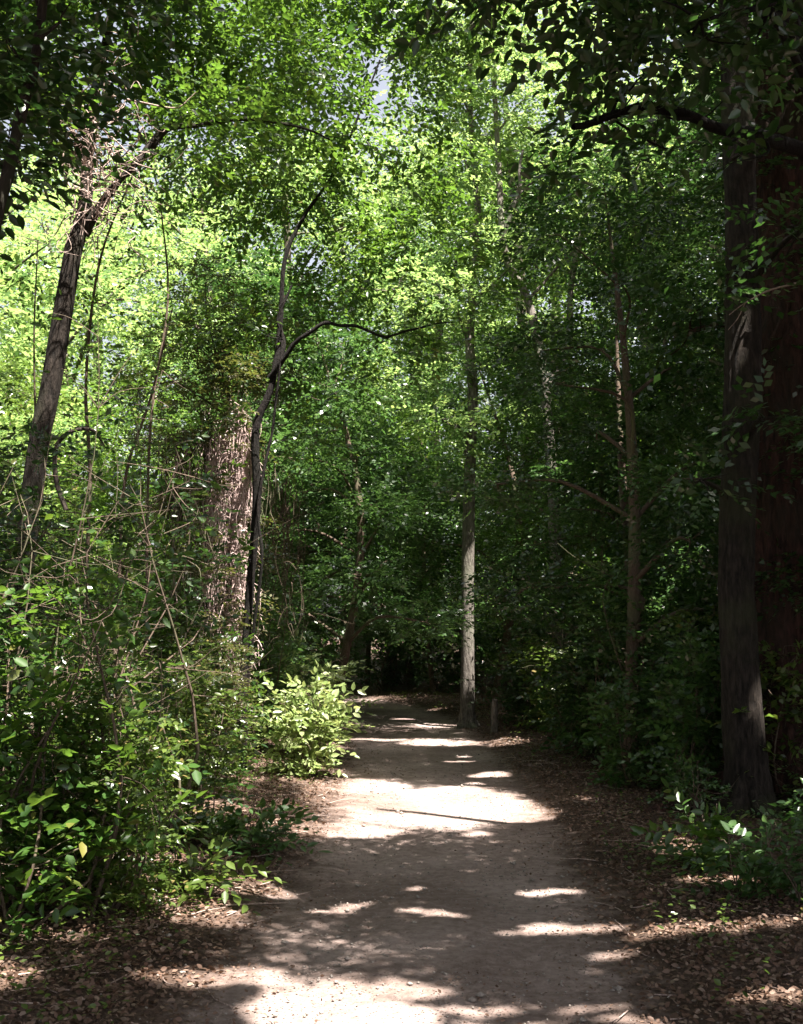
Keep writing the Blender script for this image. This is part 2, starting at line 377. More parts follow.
def shrub(name, label, x, y, h, w, leaf='leaf_shrub', group=None, cat='shrub', size=.07, nst=7, dens=1.0, k=8, kind=6, z=None, thin=True, stem='stem', wide=1.0, lean=(0, 0)):
    z0 = gz(x, y) - .02 if z is None else z
    root = empty(name, (x, y, z0)); tag(root, label, cat, group)
    T = Tubes(); arrs = []
    b = np.array([x, y, z0])
    for i in range(nst):
        a = RNG.uniform(0, 6.28); q = RNG.uniform(.15, 1)
        hh = h * RNG.uniform(.6, 1.0) * (1.08 - .35 * q)
        e = b + np.array([math.cos(a) * w * q + lean[0], math.sin(a) * w * q + lean[1], hh])
        s0 = b + np.array([math.cos(a), math.sin(a), 0]) * w * .12 * q
        m1 = s0 * .7 + e * .3 + RNG.normal(0, .07 * h, 3) * np.array([1, 1, .3]); m2 = s0 * .35 + e * .65 + RNG.normal(0, .08 * h, 3) + UP * .05 * h
        P = T.add([s0 - UP * .05, m1, m2, e], [.005 + .003 * h, .004 + .002 * h, .003, .0015], 5, 4)
        for _q in range(int(2 + 3 * h)):
            j = int(RNG.integers(3, len(P))); d_ = RNG.normal(0, 1, 3) * np.array([1, 1, .6]) + UP * .2; l_ = w * RNG.uniform(.25, .7)
            T.add([P[j], P[j] + d_ * l_ * .35 + RNG.normal(0, .02, 3), P[j] + d_ * l_ * .6 + RNG.normal(0, .05, 3)], [.0035, .0025, .0012], 3, 3)
        n = max(6, int(11 * hh * dens * (.07 / size) ** 1.3 * 2.6))
        t = RNG.uniform(.08, 1, n) ** .85
        O = np.stack([np.interp(t * (len(P) - 1), np.arange(len(P)), P[:, j]) for j in range(3)], 1)
        U = RNG.normal(0, 1, (n, 3)) * np.array([1, 1, .3]) + UP * .25
        off = norm(U * np.array([1, 1, .3])) * (RNG.uniform(.0, .36, n) * w * (1.15 - .6 * t))[:, None]
        arrs.append(sprays(O + off, U, size * RNG.uniform(2.5, 5, n), k, size, .4, .3))
    T.build('stem', stem, root)
    leaves_obj('foliage', arrs, leaf, root, kind, wide, thin)
    return root

# ------------------------------------------------------------------- ground
def grid_obj(name, xs, ys, hf, mat):
    X, Y = np.meshgrid(xs, ys)
    V = np.stack([X.ravel(), Y.ravel(), hf(X.ravel(), Y.ravel())], 1)
    nx, ny = len(xs), len(ys)
    i = (np.arange(ny - 1)[:, None] * nx + np.arange(nx - 1)[None]).ravel()
    o = quads_obj(name, V, np.stack([i, i + 1, i + nx + 1, i + nx], 1), mat, None, True)
    trod(o, V); return o
def trod(o, V):
    e = np.abs(V[:, 0] - path_c(V[:, 1])) - 1.03 - .12 * wav(V[:, 0], V[:, 1], 1.6, 3)
    t = np.clip((.42 - e) / .95, 0, 1)
    a = o.data.attributes.new('trodden', 'FLOAT', 'POINT'); a.data.foreach_set('value', t.astype(np.float32))
xs = np.concatenate([np.linspace(-160, -9, 30), np.arange(-8.9, 8.9, .09), np.linspace(9, 160, 30)])
ys = np.concatenate([np.linspace(-80, .5, 26), np.arange(.6, 30, .10), np.linspace(30.3, 60, 40), np.linspace(62, 220, 24)])
g = grid_obj('ground', xs, ys, ground_h, 'soil'); tag(g, 'brown forest floor of soil and leaf litter beside the path', kind='structure')
def path_obj():
    ys = np.arange(-6, 40, .12); us = np.linspace(-1.75, 1.75, 36)
    U, Y = np.meshgrid(us, ys); X = U + path_c(Y)
    Z = .004 + .012 * wav(X, Y, 1.6, 11) + .012 * wav(X, Y, 6, 2) + .008 * wav(X, Y, 15, 7) - .012 * np.exp(-((np.abs(U) - .5) / .22) ** 2)
    V = np.stack([X.ravel(), Y.ravel(), Z.ravel()], 1)
    nx, ny = len(us), len(ys)
    i = (np.arange(ny - 1)[:, None] * nx + np.arange(nx - 1)[None]).ravel()
    o = quads_obj('path', V, np.stack([i, i + 1, i + nx + 1, i + nx], 1), 'dirt', None, True)
    trod(o, V)
    tag(o, 'packed pale dirt path curving away between the trees', kind='structure')
path_obj()
def surf(x, y):
    return np.maximum(ground_h(x, y), .0 + .012 * wav(x, y, 1.6, 11))

# fallen leaves, as one uncountable carpet
def litter():
    n1 = 300000
    y = 2.6 + 26 * RNG.random(n1) ** 1.7; x = path_c(y) + RNG.normal(0, 1, n1) * (2.4 + y * .2)
    e = np.abs(x - path_c(y)) - 1.03
    keep = RNG.random(n1) < np.where(e < -.4, np.where(wav(x, y, 2.2, 7) > .2, .11, .008),  np.where(e < -2, .02, np.where(e < -.1, .12, np.where(e < .2, .5, 1))))
    x, y = x[keep], y[keep]; n = len(x)
    P = np.stack([x, y, surf(x, y) + RNG.uniform(.004, .022, n)], 1)
    D = RNG.normal(0, 1, (n, 3)) * np.array([1, 1, .25]); Nn = UP + RNG.normal(0, .62, (n, 3))
    on = np.abs(x - path_c(y)) < 1.0
    S = RNG.uniform(.015, .045, n) * np.where(on, .6, 1)
    V, Q = leaf_geo(P, D, Nn, S, 6, 1.15)
    o = quads_obj('leaf_litter', V, Q, 'dead'); tag(o, 'brown fallen leaves covering the forest floor along both path edges', kind='stuff')
    # small grit and stones on the path
    n = 9000; y = 3 + 20 * RNG.random(n) ** 1.6; x = path_c(y) + RNG.normal(0, .75, n)
    oct_ = np.array([(1, 0, 0), (0, 1, 0), (-1, 0, 0), (0, -1, 0), (0, 0, .6), (0, 0, -.6)])
    f = np.array([(0, 1, 4), (1, 2, 4), (2, 3, 4), (3, 0, 4), (1, 0, 5), (2, 1, 5), (3, 2, 5), (0, 3, 5)])
    s = RNG.uniform(.003, .011, n) * (1 + (RNG.random(n) < .03) * 1.3)
    V = np.stack([x, y, surf(x, y) + s * .3], 1)[:, None] + s[:, None, None] * oct_[None] * RNG.uniform(.6, 1.3, (n, 6, 1))
    FF = (f[None] + (np.arange(n) * 6)[:, None, None]).reshape(-1, 3)
    m = len(FF)
    o = link_mesh('gravel', V.reshape(-1, 3), FF.ravel(), np.arange(m) * 3, np.full(m, 3), 'stone')
    tag(o, 'small grit and pebbles lying loose on the dirt path', kind='stuff')
    # fine twigs
    T = Tubes()
    for _ in range(700):
        y = 3 + 16 * RNG.random() ** 1.6; x = path_c(y) + RNG.choice([-1, 1]) * (RNG.uniform(.8, 1.2) + abs(RNG.normal(0, 1.6)))
        a = RNG.uniform(0, 6.28); l = RNG.uniform(.06, .4); z = float(surf(np.array([x]), np.array([y]))[0]) + .012
        d = np.array([math.cos(a), math.sin(a), 0]) * l
        p = np.array([x, y, z]); T.add([p, p + d * .5 + RNG.normal(0, .03, 3) * l * 3 * np.array([1, 1, .2]), p + d], [.004, .003, .0015], 4, 2)
    o = T.build('twig_litter', 'vine_pale'); tag(o, 'thin dry twigs scattered through the leaf litter', kind='stuff')
litter()

def ground_cover():
    arrs = []
    n = 4200
    y = 4 + 22 * RNG.random(n) ** 1.4; sd = np.where(RNG.random(n) < .5, -1, 1)
    x = path_c(y) + sd * (1.15 + np.abs(RNG.normal(0, 1.6, n)) + .1)
    m = wav(x, y, 1.4, 6) + .35 * RNG.normal(0, 1, n) > .12
    x, y = x[m], y[m]; n = len(x)
    for q in range(5):
        a = RNG.uniform(0, 6.28, n); h = RNG.uniform(.02, .16, n)
        P = np.stack([x + .03 * np.cos(a), y + .03 * np.sin(a), surf(x, y) + h], 1)
        D = np.stack([np.cos(a), np.sin(a), RNG.uniform(-.2, .5, n)], 1)
        arrs.append((P, D, UP + RNG.normal(0, .35, (n, 3)), RNG.uniform(.02, .05, n)))
    P = np.vstack([a[0] for a in arrs]); D = np.vstack([a[1] for a in arrs]); Nn = np.vstack([a[2] for a in arrs]); S = np.concatenate([a[3] for a in arrs])
    V, Q = leaf_geo(P, D, Nn, S, 6, 1.1)
    o = quads_obj('ground_cover', V, Q, 'leaf_shrub'); tag(o, 'low green seedlings and creepers on the litter beside the path', kind='stuff')
ground_cover()

# -------------------------------------------------------------- named trees
def gp(px, d):
    x = (px - CX) / F_PX * d
    return np.array([x, d, gz(x, d) - .05])
def A(l):
    return [at(*p) for p in l]
def clumps_px(l):
    return [(at(a, b, d), r) for a, b, d, r in l]

# left leaning tree with a fork and pale vines
b = gp(8, 8.6)
tree('leaning_tree', 'grey-brown tree leaning right on the left, forked above, pale vines tangled in the fork', b,
     [b] + A([(32, 490, 8.6), (52, 380, 8.6), (72, 260, 8.6), (85, 205, 8.7), (90, 120, 8.9), (110, 20, 9.2), (130, -120, 9.5)]),
     [.09, .082, .078, .074, .06, .045, .035, .02],
     clumps_px([(60, 40, 9.5, .9), (150, 20, 9.5, .8), (10, 130, 9, .8), (110, -60, 9.3, 1.1), (210, 130, 9.2, .6), (250, 60, 9.8, .7), (190, 60, 10, .6),
                (-60, 60, 8.6, 1.0), (30, -90, 9, 1.1), (230, -60, 10, 1.1)]),
     leaf='leaf_mid', bark='bark_mossy', size=.085, k=9, kind=6, sides=40, seg=12, rough=.012, lobes=.06, ridge=.09, dens=1.2, roots=4,
     limbs=[(A([(84, 235, 8.65), (112, 190, 8.6), (135, 165, 8.6), (160, 130, 8.8)]), [.045, .035, .025, .015], 'short forked limb leaning out to the right'),
            (A([(150, 150, 8.8), (170, 128, 8.8), (230, 120, 9.0), (285, 124, 9.2), (330, 140, 9.5)]), [.03, .026, .022, .014, .008], 'thin dark limb reaching right across the gap')])
# slender dark tree beside path
b = gp(246, 12.4)
_j = lambda l: [a + RNG.normal(0, .03, 3) for a in l]
tree('slender_tree', 'slender dark crooked tree at the left path edge with an arching branch', b,
     [b] + A([(243, 690, 12.4), (250, 590, 12.4), (257, 500, 12.3), (256, 430, 12.3), (272, 385, 12.3), (280, 330, 12.4), (285, 260, 12.4), (305, 215, 12.4), (338, 165, 12.3), (380, 60, 12.2)]),
     [.062, .052, .05, .05, .046, .04, .031, .025, .022, .018, .010],
     clumps_px([(300, 60, 12, 1.0), (370, 110, 11.6, 1.05), (420, 50, 11.8, .8), (230, 100, 12.4, .8), (290, 170, 12.6, .85), (380, 200, 12.4, .8), (250, 210, 12.9, .55),
                (350, 270, 12.6, .6), (290, 300, 12.9, .55), (440, 150, 12.2, .65), (470, 290, 12.8, .55), (340, 30, 12.5, .9), (400, 330, 12.3, .35), (330, 380, 12.9, .5),
                (430, 240, 12.6, .6), (300, 120, 11.8, .45), (330, 180, 11.7, .35), (395, 40, 13, .9), (440, 0, 13, .9), (340, -40, 12.6, 1.1), (265, 40, 12.8, .9), (180, 150, 12.6, .6), (251, 560, 12.2, .16), (262, 470, 12.2, .18), (246, 640, 12.2, .16), (300, 440, 13, .4), (220, 330, 12.8, .45)]),
     leaf='leaf_mid', bark='bark_black', size=.092, k=9, sides=20, seg=8, kind=6, dens=1.0, ridge=.12, rough=.03, roots=5,
     limbs=[(A([(270, 378, 12.3), (296, 342, 12.1), (325, 323, 12.0), (355, 326, 12.0), (385, 337, 12.0), (420, 328, 12.0), (455, 322, 12.1)]), [.036, .026, .022, .018, .015, .012, .006], 'arching dark branch reaching right over the path'),
            (A([(272, 380, 12.3), (284, 345, 12.35), (278, 320, 12.4), (292, 285, 12.4)]), [.03, .025, .02, .012], None),
            (A([(246, 700, 12.4), (262, 560, 12.2), (264, 470, 12.2), (276, 400, 12.2), (282, 340, 12.2)]), [.02, .018, .017, .015, .01], 'thin second stem twisting up beside the trunk')])
# centre grey trunk
b = gp(467, 18.6)
tree('straight_tree', 'straight pale grey tree right of the path bend, its lower trunk in the sun', b,
     [b] + A([(468, 600, 18.6), (470, 480, 18.6), (473, 390, 18.6), (470, 330, 18.7), (478, 220, 18.8), (470, 90, 19), (475, -60, 19)]),
     [.122, .11, .10, .095, .08, .065, .05, .035],
     clumps_px([(460, 300, 18.2, .8), (510, 260, 18.5, .9), (440, 200, 19, 1.1), (500, 120, 19, 1.2), (420, 90, 19.5, 1.2), (470, 20, 19, 1.4), (540, 330, 17.8, .7), (468, 370, 18.2, .32), (482, 300, 18.1, .45), (470, 235, 18.2, .5), (465, 160, 18.3, .55), (478, 70, 18.2, .7), (462, 450, 18.3, .22), (480, 500, 18.1, .25), (455, 425, 18.2, .3), (400, 380, 18.4, .7), (440, 420, 18.2, .55)]),
     leaf='leaf_bright', bark='bark_grey', size=.11, dens=.9, sides=24, seg=10, ridge=.08, rough=.02, roots=5)
b = gp(560, 17.6)
tree('forked_tree', 'pale forked tree standing in the shrubs right of the path', b,
     [b] + A([(557, 600, 17.6), (554, 500, 17.6), (548, 420, 17.6), (543, 370, 17.6), (528, 300, 17.8), (505, 250, 18), (498, 150, 18.4), (490, 0, 18.8)]),
     [.12, .105, .095, .09, .082, .07, .06, .05, .035],
     clumps_px([(540, 90, 18.4, 1.1), (600, 170, 18, 1.0), (560, 230, 17.6, .8), (620, 60, 18.5, 1.2), (590, 300, 17.3, .6), (500, 30, 18.8, 1.2), (660, 220, 17.6, 1.0), (520, 420, 17, .5)]),
     leaf='leaf_bright', bark='bark_grey', size=.11, dens=.8, sides=20, seg=8, ridge=.08, rough=.02, roots=4,
     limbs=[(A([(545, 395, 17.6), (562, 365, 17.6), (570, 330, 17.6), (572, 280, 17.7), (590, 200, 18)]), [.075, .06, .055, .05, .03], 'right-hand stem of the fork'),
            (A([(503, 240, 18), (520, 190, 17.9), (523, 150, 17.9)]), [.045, .035, .02], None)])
b = gp(391, 30)
tree('crooked_tree', 'thin dark tree leaning right deep in the shade left of the straight pale tree', b,
     [b] + A([(396, 560, 30), (404, 490, 30), (422, 410, 30), (440, 330, 30), (470, 200, 30)]), [.16, .14, .12, .11, .09, .05],
     clumps_px([(430, 350, 30, 1.3), (375, 400, 30, 1.1), (460, 250, 30, 1.6), (400, 280, 30.5, 1.5)]), leaf='leaf_cool', bark='bark_dark', size=.10, sides=8)
b = gp(525, 24)
tree('dark_trunk_tree', 'dark upright tree half hidden between the straight and the forked pale trees', b,
     [b] + A([(526, 500, 24), (527, 400, 24), (515, 200, 24), (505, 100, 24.4)]), [.18, .16, .14, .12, .06],
     clumps_px([(520, 330, 24, 1.0), (560, 130, 24, 1.6), (470, 150, 24.5, 1.3), (530, 30, 24, 1.6)]), leaf='leaf_bright', bark='bark', size=.11, sides=8)

# the two big trunks on the right
b = gp(741, 9.4)
tree('grey_barked_tree', 'tall straight dark-grey tree on the right, closest big trunk to the path', b,
     [b] + A([(737, 600, 9.4), (741, 450, 9.4), (744, 330, 9.4), (740, 180, 9.4), (735, 40, 9.5), (720, -200, 9.7), (700, -420, 10)]),
     [.165, .155, .15, .15, .14, .13, .11, .05],
     [(at(710, 60, 9.3), .4), (at(670, 250, 9.2), .4), (at(740, 200, 8.7), .3), (at(800, 230, 8.8), .45), (at(700, 300, 9.0), .4), (at(770, 130, 8.8), .4), (at(760, 420, 8.9), .22), (at(700, 480, 9.1), .3), (at(690, -60, 9.5), .9)] +
     [((3.0, 9.5, 10.5), 2.2), ((1.2, 8.5, 11.5), 2.0), ((5.0, 8.0, 11.0), 2.2), ((3.5, 11.5, 12.0), 2.2), ((2.5, 6.5, 10.8), 2.0), ((6.5, 10.5, 11.0), 2.0)],
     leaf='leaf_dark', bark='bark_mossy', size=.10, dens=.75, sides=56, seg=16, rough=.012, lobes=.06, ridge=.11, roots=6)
b = gp(782, 9.9)
tree('reddish_tree', 'massive dark tree with reddish peeling bark at the right, behind the grey-barked one', b,
     [b] + A([(783, 600, 9.9), (784, 450, 9.9), (784, 330, 9.9), (788, 180, 10.0), (790, 0, 10.2), (800, -250, 10.6), (800, -450, 11)]),
     [.36, .33, .31, .29, .27, .24, .18, .07],
     [(at(760, 90, 10.3), .8), (at(800, 330, 10.5), .6), (at(690, 330, 10.8), .6), (at(830, 60, 10), .9)] +
     [((5.5, 12.5, 12.0), 2.4), ((7.5, 9.0, 12.5), 2.4), ((4.2, 14.2, 12.0), 2.2), ((8.5, 13.0, 11.5), 2.4), ((6.0, 6.5, 12.5), 2.2), ((3.0, 12.0, 14), 2.2), ((4.5, 9.5, 14.5), 2.4)],
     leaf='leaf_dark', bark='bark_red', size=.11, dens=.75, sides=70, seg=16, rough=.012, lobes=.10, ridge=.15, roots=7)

# overhanging neighbours whose trunks stand at or beyond the frame edge
b = np.array([3.5, 6.8, gz(3.5, 6.8)])
tree('overhanging_tree', 'dark leaning tree at the top right corner with drooping leaves and a snapped branch', b,
     [b, np.array([3.5, 7.0, 1.8])] + A([(880, 260, 7.2), (818, 100, 7.3), (782, 0, 7.4), (750, -120, 7.4), (700, -300, 7.4)]),
     [.14, .11, .09, .08, .07, .06, .04],
     [(at(500, -20, 5.6), .42), (at(560, 0, 5.7), .35), (at(620, 5, 5.5), .36), (at(700, 20, 5.3), .4), (at(770, 10, 5.3), .3), (at(440, -60, 5.8), .5), (at(640, -60, 5.6), .7),
      (at(520, -110, 5.6), .7)] +
     [((2.0, 5.0, 7.2), 1.6), ((.2, 5.5, 7.6), 1.5), ((3.8, 4.2, 8.0), 1.8), ((2.0, 2.6, 7.6), 1.6), ((.4, 3.2, 8.4), 1.6), ((4.8, 6.2, 8.2), 1.6), ((3.0, .8, 8.0), 1.7)],
          limbs=[(A([(838, 190, 7.3), (800, 150, 6.9), (756, 134, 6.7), (716, 128, 6.6), (676, 112, 6.6), (640, 107, 6.6), (605, 118, 6.6), (573, 127, 6.5)]), [.055, .05, .042, .038, .034, .030, .026, .022], 'dark snapped-off branch ending in mid-air'),
            (A([(640, 107, 6.6), (615, 119, 6.6), (650, 142, 6.6), (668, 150, 6.6)]), [.010, .009, .008, .004], None),
            (A([(612, 112, 6.6), (618, 100, 6.6), (640, 78, 6.6), (700, 48, 6.6)]), [.010, .009, .007, .004], None)],
     leaf='leaf_dark', bark='bark_black', size=.10, dens=.8, kind=6, sides=12, k=8)
b = np.array([-3.4, 5.0, gz(-3.4, 5.0)])
tree('corner_tree', 'dark thin-stemmed tree at the top left corner, its leaves in shadow', b,
     [b, np.array([-3.2, 5.1, 1.5])] + A([(-60, 380, 5.3), (0, 200, 5.4), (22, 110, 5.5), (38, 40, 5.5), (50, -80, 5.6), (60, -260, 5.8)]),
     [.07, .06, .05, .035, .03, .026, .024, .015],
     [(at(20, 60, 5.6), .42), (at(60, 20, 5.8), .4), (at(10, 170, 5.5), .3), (at(80, 90, 5.9), .25), (at(40, -50, 5.6), .6), (at(140, -60, 6), .6), (at(-60, 100, 5.4), .6)] +
     [((-2.6, 5, 7.4), 1.4), ((-1.2, 4.2, 8.0), 1.5), ((-3.6, 3.4, 7.8), 1.6), ((-1.5, 6.4, 8.3), 1.5), ((-4.0, 6.4, 7.8), 1.5)],
     leaf='leaf_dark', bark='bark_dark', size=.09, dens=.8, kind=6, k=8)
b = np.array([6.2, 3.0, gz(6.2, 3.0)])

# trees added round the viewpoint, mostly out of view, to shade the path
roof = [(6.5, 2.0, 13), (5.5, -3.5, 13), (-4.8, 1.0, 12), (-6.0, -4.5, 13), (9.0, 6.0, 14), (9.5, 16.0, 15), (7.0, 20.0, 14), (2.0, -2.0, 13),
        (11.5, 11.0, 15), (-7.0, 8.5, 12), (10.5, 1.0, 14), (3.2, -2.4, 12.5), (-2.2, -1.3, 12), (-5.0, 3.6, 11.5)]
for (x, y, h) in roof:
    b = np.array([x, y, gz(x, y)])
    cl = []
    for q in range(11):
        a = RNG.uniform(0, 6.28); rr = RNG.uniform(.3, 3.6)
        cl.append(((x + rr * math.cos(a), y + rr * math.sin(a), h * RNG.uniform(.72, 1.0) - .15 * rr), RNG.uniform(1.3, 2.1)))
    side = 'right' if x > 0 else 'left'
    tree('shade_tree', 'dark-leaved broadleaf tree added mostly out of view to shade the path from the %s' % side, b,
         [b, b + np.array([.1, .1, h * .3]), b + np.array([-.1, .2, h * .6]), b + np.array([0, 0, h * .95])],
         [.22, .19, .15, .05], cl, leaf='leaf_dark', bark='bark', group='trees added to shade the path from the ' + side, size=.12, dens=1.1, tw=3)

print('named trees', NLEAF)
# ---------------------------------------------------------------- vine column
def strands(T, x, y, z0, z1, rx, n, rad, curl=.05, seed=3):
    r = np.random.default_rng(seed)
    for _ in range(n):
        a = r.uniform(0, 6.28); q = abs(r.normal(0, .75)) * rx
        top = z1 - abs(r.normal(0, .25)); bot = max(z0, top - abs(r.normal(1.0, .9)) - .2)
        m = max(4, int((top - bot) / .22))
        P = [np.array([x + q * math.cos(a), y + q * math.sin(a), top])]
        for i in range(1, m):
            P.append(np.array([x + q * math.cos(a) + r.normal(0, curl), y + q * math.sin(a) + r.normal(0, curl), top + (bot - top) * i / (m - 1)]))
        T.add(P, [rad, rad * .8, rad * .5], 3, 3)
def hairs(T, x, y, z0, z1, rx, n, rad, seed=5):
    r = np.random.default_rng(seed)
    for _ in range(n):
        a = r.uniform(0, 6.28); q = rx * abs(r.normal(0, .9)); z = r.uniform(z0, z1)
        p = np.array([x + q * math.cos(a), y + q * math.sin(a), z]); l = r.uniform(.06, .22)
        d = np.array([r.normal(0, 1), r.normal(0, 1) * .6, r.normal(-.1, .5)]); d /= np.linalg.norm(d)
        T.add([p, p + d * l * .5 + UP * r.uniform(-.02, .06), p + d * l - UP * r.uniform(0, .1)], [rad, rad * .8, rad * .5], 3, 3)
q0 = at(226, 640, 12.95); q1 = at(236, 400, 12.95)
b = gp(222, 13.15)
tree('vine_clad_tree', 'stout trunk left of the slender dark tree, wrapped in dry vines under rusty leaves', b,
     [b, np.array([q0[0] - .02, 13.15, 1.7]), np.array([q1[0] - .05, 13.15, 3.0]), np.array([q1[0], 13.15, 4.3])],
     [.12, .11, .09, .03],
     clumps_px([(230, 370, 12.95, .4), (190, 340, 13.15, .5), (250, 325, 13.35, .5), (155, 385, 13.35, .5), (205, 285, 13.55, .5), (165, 440, 13.45, .42), (275, 380, 13.25, .3), (180, 500, 13.35, .35), (195, 600, 13.25, .3), (262, 560, 13.25, .25)]),
     leaf='leaf_rust', bark='bark', size=.05, dens=.8, kind=6, thin=False)
leaves_obj('creeper', [clump_sprays(c, r, int(700 * r * r) + 10, .06, 8) for c, r in clumps_px([(228, 372, 12.85, .36), (205, 400, 12.80, .32), (262, 384, 12.95, .24),
    (185, 440, 12.85, .25), (176, 500, 12.75, .25), (232, 622, 12.55, .2), (218, 570, 12.55, .1), (190, 560, 12.65, .22), (256, 520, 12.75, .1), (205, 480, 12.60, .16), (238, 408, 12.55, .2), (212, 430, 12.6, .18), (252, 445, 12.6, .12), (200, 535, 12.6, .16), (250, 600, 12.55, .12)])],
    'leaf_rust', [o for o in C.objects if o.name.startswith('vine_clad_tree')][0], 6, 1, False)['label'] = 'rusty-green creeper leaves spilling over the dry vines'
T = Tubes()
for (px, y0, y1, rx, n, sd) in [(238, 640, 402, .13, 90, 3), (226, 560, 415, .13, 60, 8), (212, 600, 440, .16, 45, 12), (246, 600, 410, .14, 60, 14), (190, 600, 450, .2, 28, 15), (222, 690, 560, .2, 40, 16)]:
    a = at(px, y0, 12.85); c = at(px, y1, 12.85)
    strands(T, c[0], 12.85, a[2], c[2], rx * 1.05, n, .0052, .03, sd)
for (px, y0, y1, rx, n, sd) in [(238, 680, 402, .16, 620, 5), (222, 640, 430, .2, 320, 9), (195, 600, 440, .25, 120, 17)]:
    a = at(px, y0, 12.80); c = at(px, y1, 12.80)
    hairs(T, c[0], 12.80, a[2], c[2], rx, n, .0047, sd)
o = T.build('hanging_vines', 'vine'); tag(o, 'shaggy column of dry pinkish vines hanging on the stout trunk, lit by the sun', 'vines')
T = Tubes()
for (px, y0, y1, rx, n, sd) in [(180, 640, 430, .3, 90, 31), (210, 620, 410, .22, 90, 32), (258, 640, 430, .16, 40, 33), (285, 640, 470, .25, 40, 34)]:
    a = at(px, y0, 13.0); c = at(px, y1, 13.0)
    strands(T, c[0], 13.0, a[2], c[2], rx, n, .0045, .045, sd); hairs(T, c[0], 13.0, a[2], c[2], rx, n * 2, .004, sd)
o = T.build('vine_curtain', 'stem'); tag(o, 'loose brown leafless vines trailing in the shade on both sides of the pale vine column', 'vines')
T = Tubes()
r = np.random.default_rng(4)
for _ in range(120):
    c = at(100 + r.normal(0, 18), 165 + r.normal(0, 45), 8.4 + r.normal(0, .12))
    d = r.normal(0, 1, 3); d /= np.linalg.norm(d); l = r.uniform(.15, .5)
    T.add([c, c + d * l * .4 + r.normal(0, .06, 3), c + d * l * .7 + r.normal(0, .1, 3) - UP * .05, c + d * l + r.normal(0, .08, 3)], [.006, .005, .004, .002], 3, 4)
for pp in ([(108, 95), (140, 102), (175, 108), (190, 98), (196, 92)], [(92, 120), (115, 140), (130, 155)], [(60, 168), (75, 200), (70, 225), (82, 205)], [(96, 112), (86, 150), (88, 190), (80, 235)]):
    T.add([at(a, b_, 8.35) for a, b_ in pp], [.009, .007, .004], 4, 5)
o = T.build('vine_tangle', 'vine_pale'); tag(o, 'pale leafless vines tangled round the fork of the leaning tree', 'vines')

# climbing loops and thin stems on the left
T = Tubes(); T.add(A([(66, 510, 9), (56, 480, 9), (56, 448, 9), (70, 432, 9), (92, 430, 9.1), (104, 445, 9.2)]), [.022, .022, .02, .016, .01], 7, 6)
o = T.build('vine_loop', 'bark_dark'); tag(o, 'thick dark vine bent into a hook beside the leaning tree', 'vine')
for i, (pl, rr, lab) in enumerate([
        ([(84, 620, 9.6), (90, 480, 9.6), (86, 380, 9.6), (100, 260, 9.6), (135, 170, 9.6)], .022, 'thin bare sapling rising just right of the leaning tree'),
        ([(146, 640, 10.5), (150, 430, 10.5), (168, 300, 10.5), (160, 200, 10.5)], .018, 'thin sapling stem rising left of the vine-clad trunk'),
        ([(30, 600, 9), (36, 480, 9), (34, 340, 9), (38, 240, 9)], .014, 'wispy upright sapling at the left edge, beside the leaning tree'),
        ([(118, 620, 10), (125, 480, 10), (150, 400, 10), (172, 310, 10)], .02, 'slanting sapling between the leaning tree and the vine-clad trunk')]):
    bb = at(*pl[0]); bb = np.array([bb[0], bb[1], gz(bb[0], bb[1])])
    root = empty('sapling', bb); tag(root, lab, 'sapling', 'bare saplings on the left bank')
    T = Tubes(); P = T.add([bb] + A(pl), [rr, rr * .9, rr * .7, rr * .4], 6, 5, .05)
    cs = [clump_sprays(P[int(len(P) * f)] + RNG.normal(0, .15, 3), .32, 14, .06, 7) for f in (.45, .6, .72, .82, .92, .99)]
    T.build('trunk', 'stem', root); leaves_obj('crown', cs, 'leaf_mid', root, 6)

# sunlit bare twig by the reddish tree
T = Tubes(); T.add(A([(845, 262, 8.6), (803, 281, 8.6), (770, 290, 8.6), (745, 303, 8.6), (729, 315, 8.6)]), [.012, .010, .008, .005, .003], 5, 4)
T.add(A([(745, 303, 8.6), (738, 318, 8.6), (728, 330, 8.6)]), [.005, .004, .002], 4, 3)
o = T.build('bare_branch', 'vine_pale'); tag(o, 'pale bare twig crossing in front of the big right-hand trunks', 'branch')

# short post and stump on right path edge
b = gp(493, 17.2); T = Tubes(); T.add([b - UP * .1, b + UP * .2, b + UP * .38, b + np.array([.01, 0, .56])], [.07, .062, .058, .05], 10, 3, .06)
T.add([b + np.array([.01, 0, .555]), b + np.array([.012, 0, .575]), b + np.array([.014, 0, .58])], [.05, .03, .001], 10, 1)
o = T.build('wooden_post', 'bark_grey'); tag(o, 'short weathered wooden post at the right path edge by the bend', 'post')

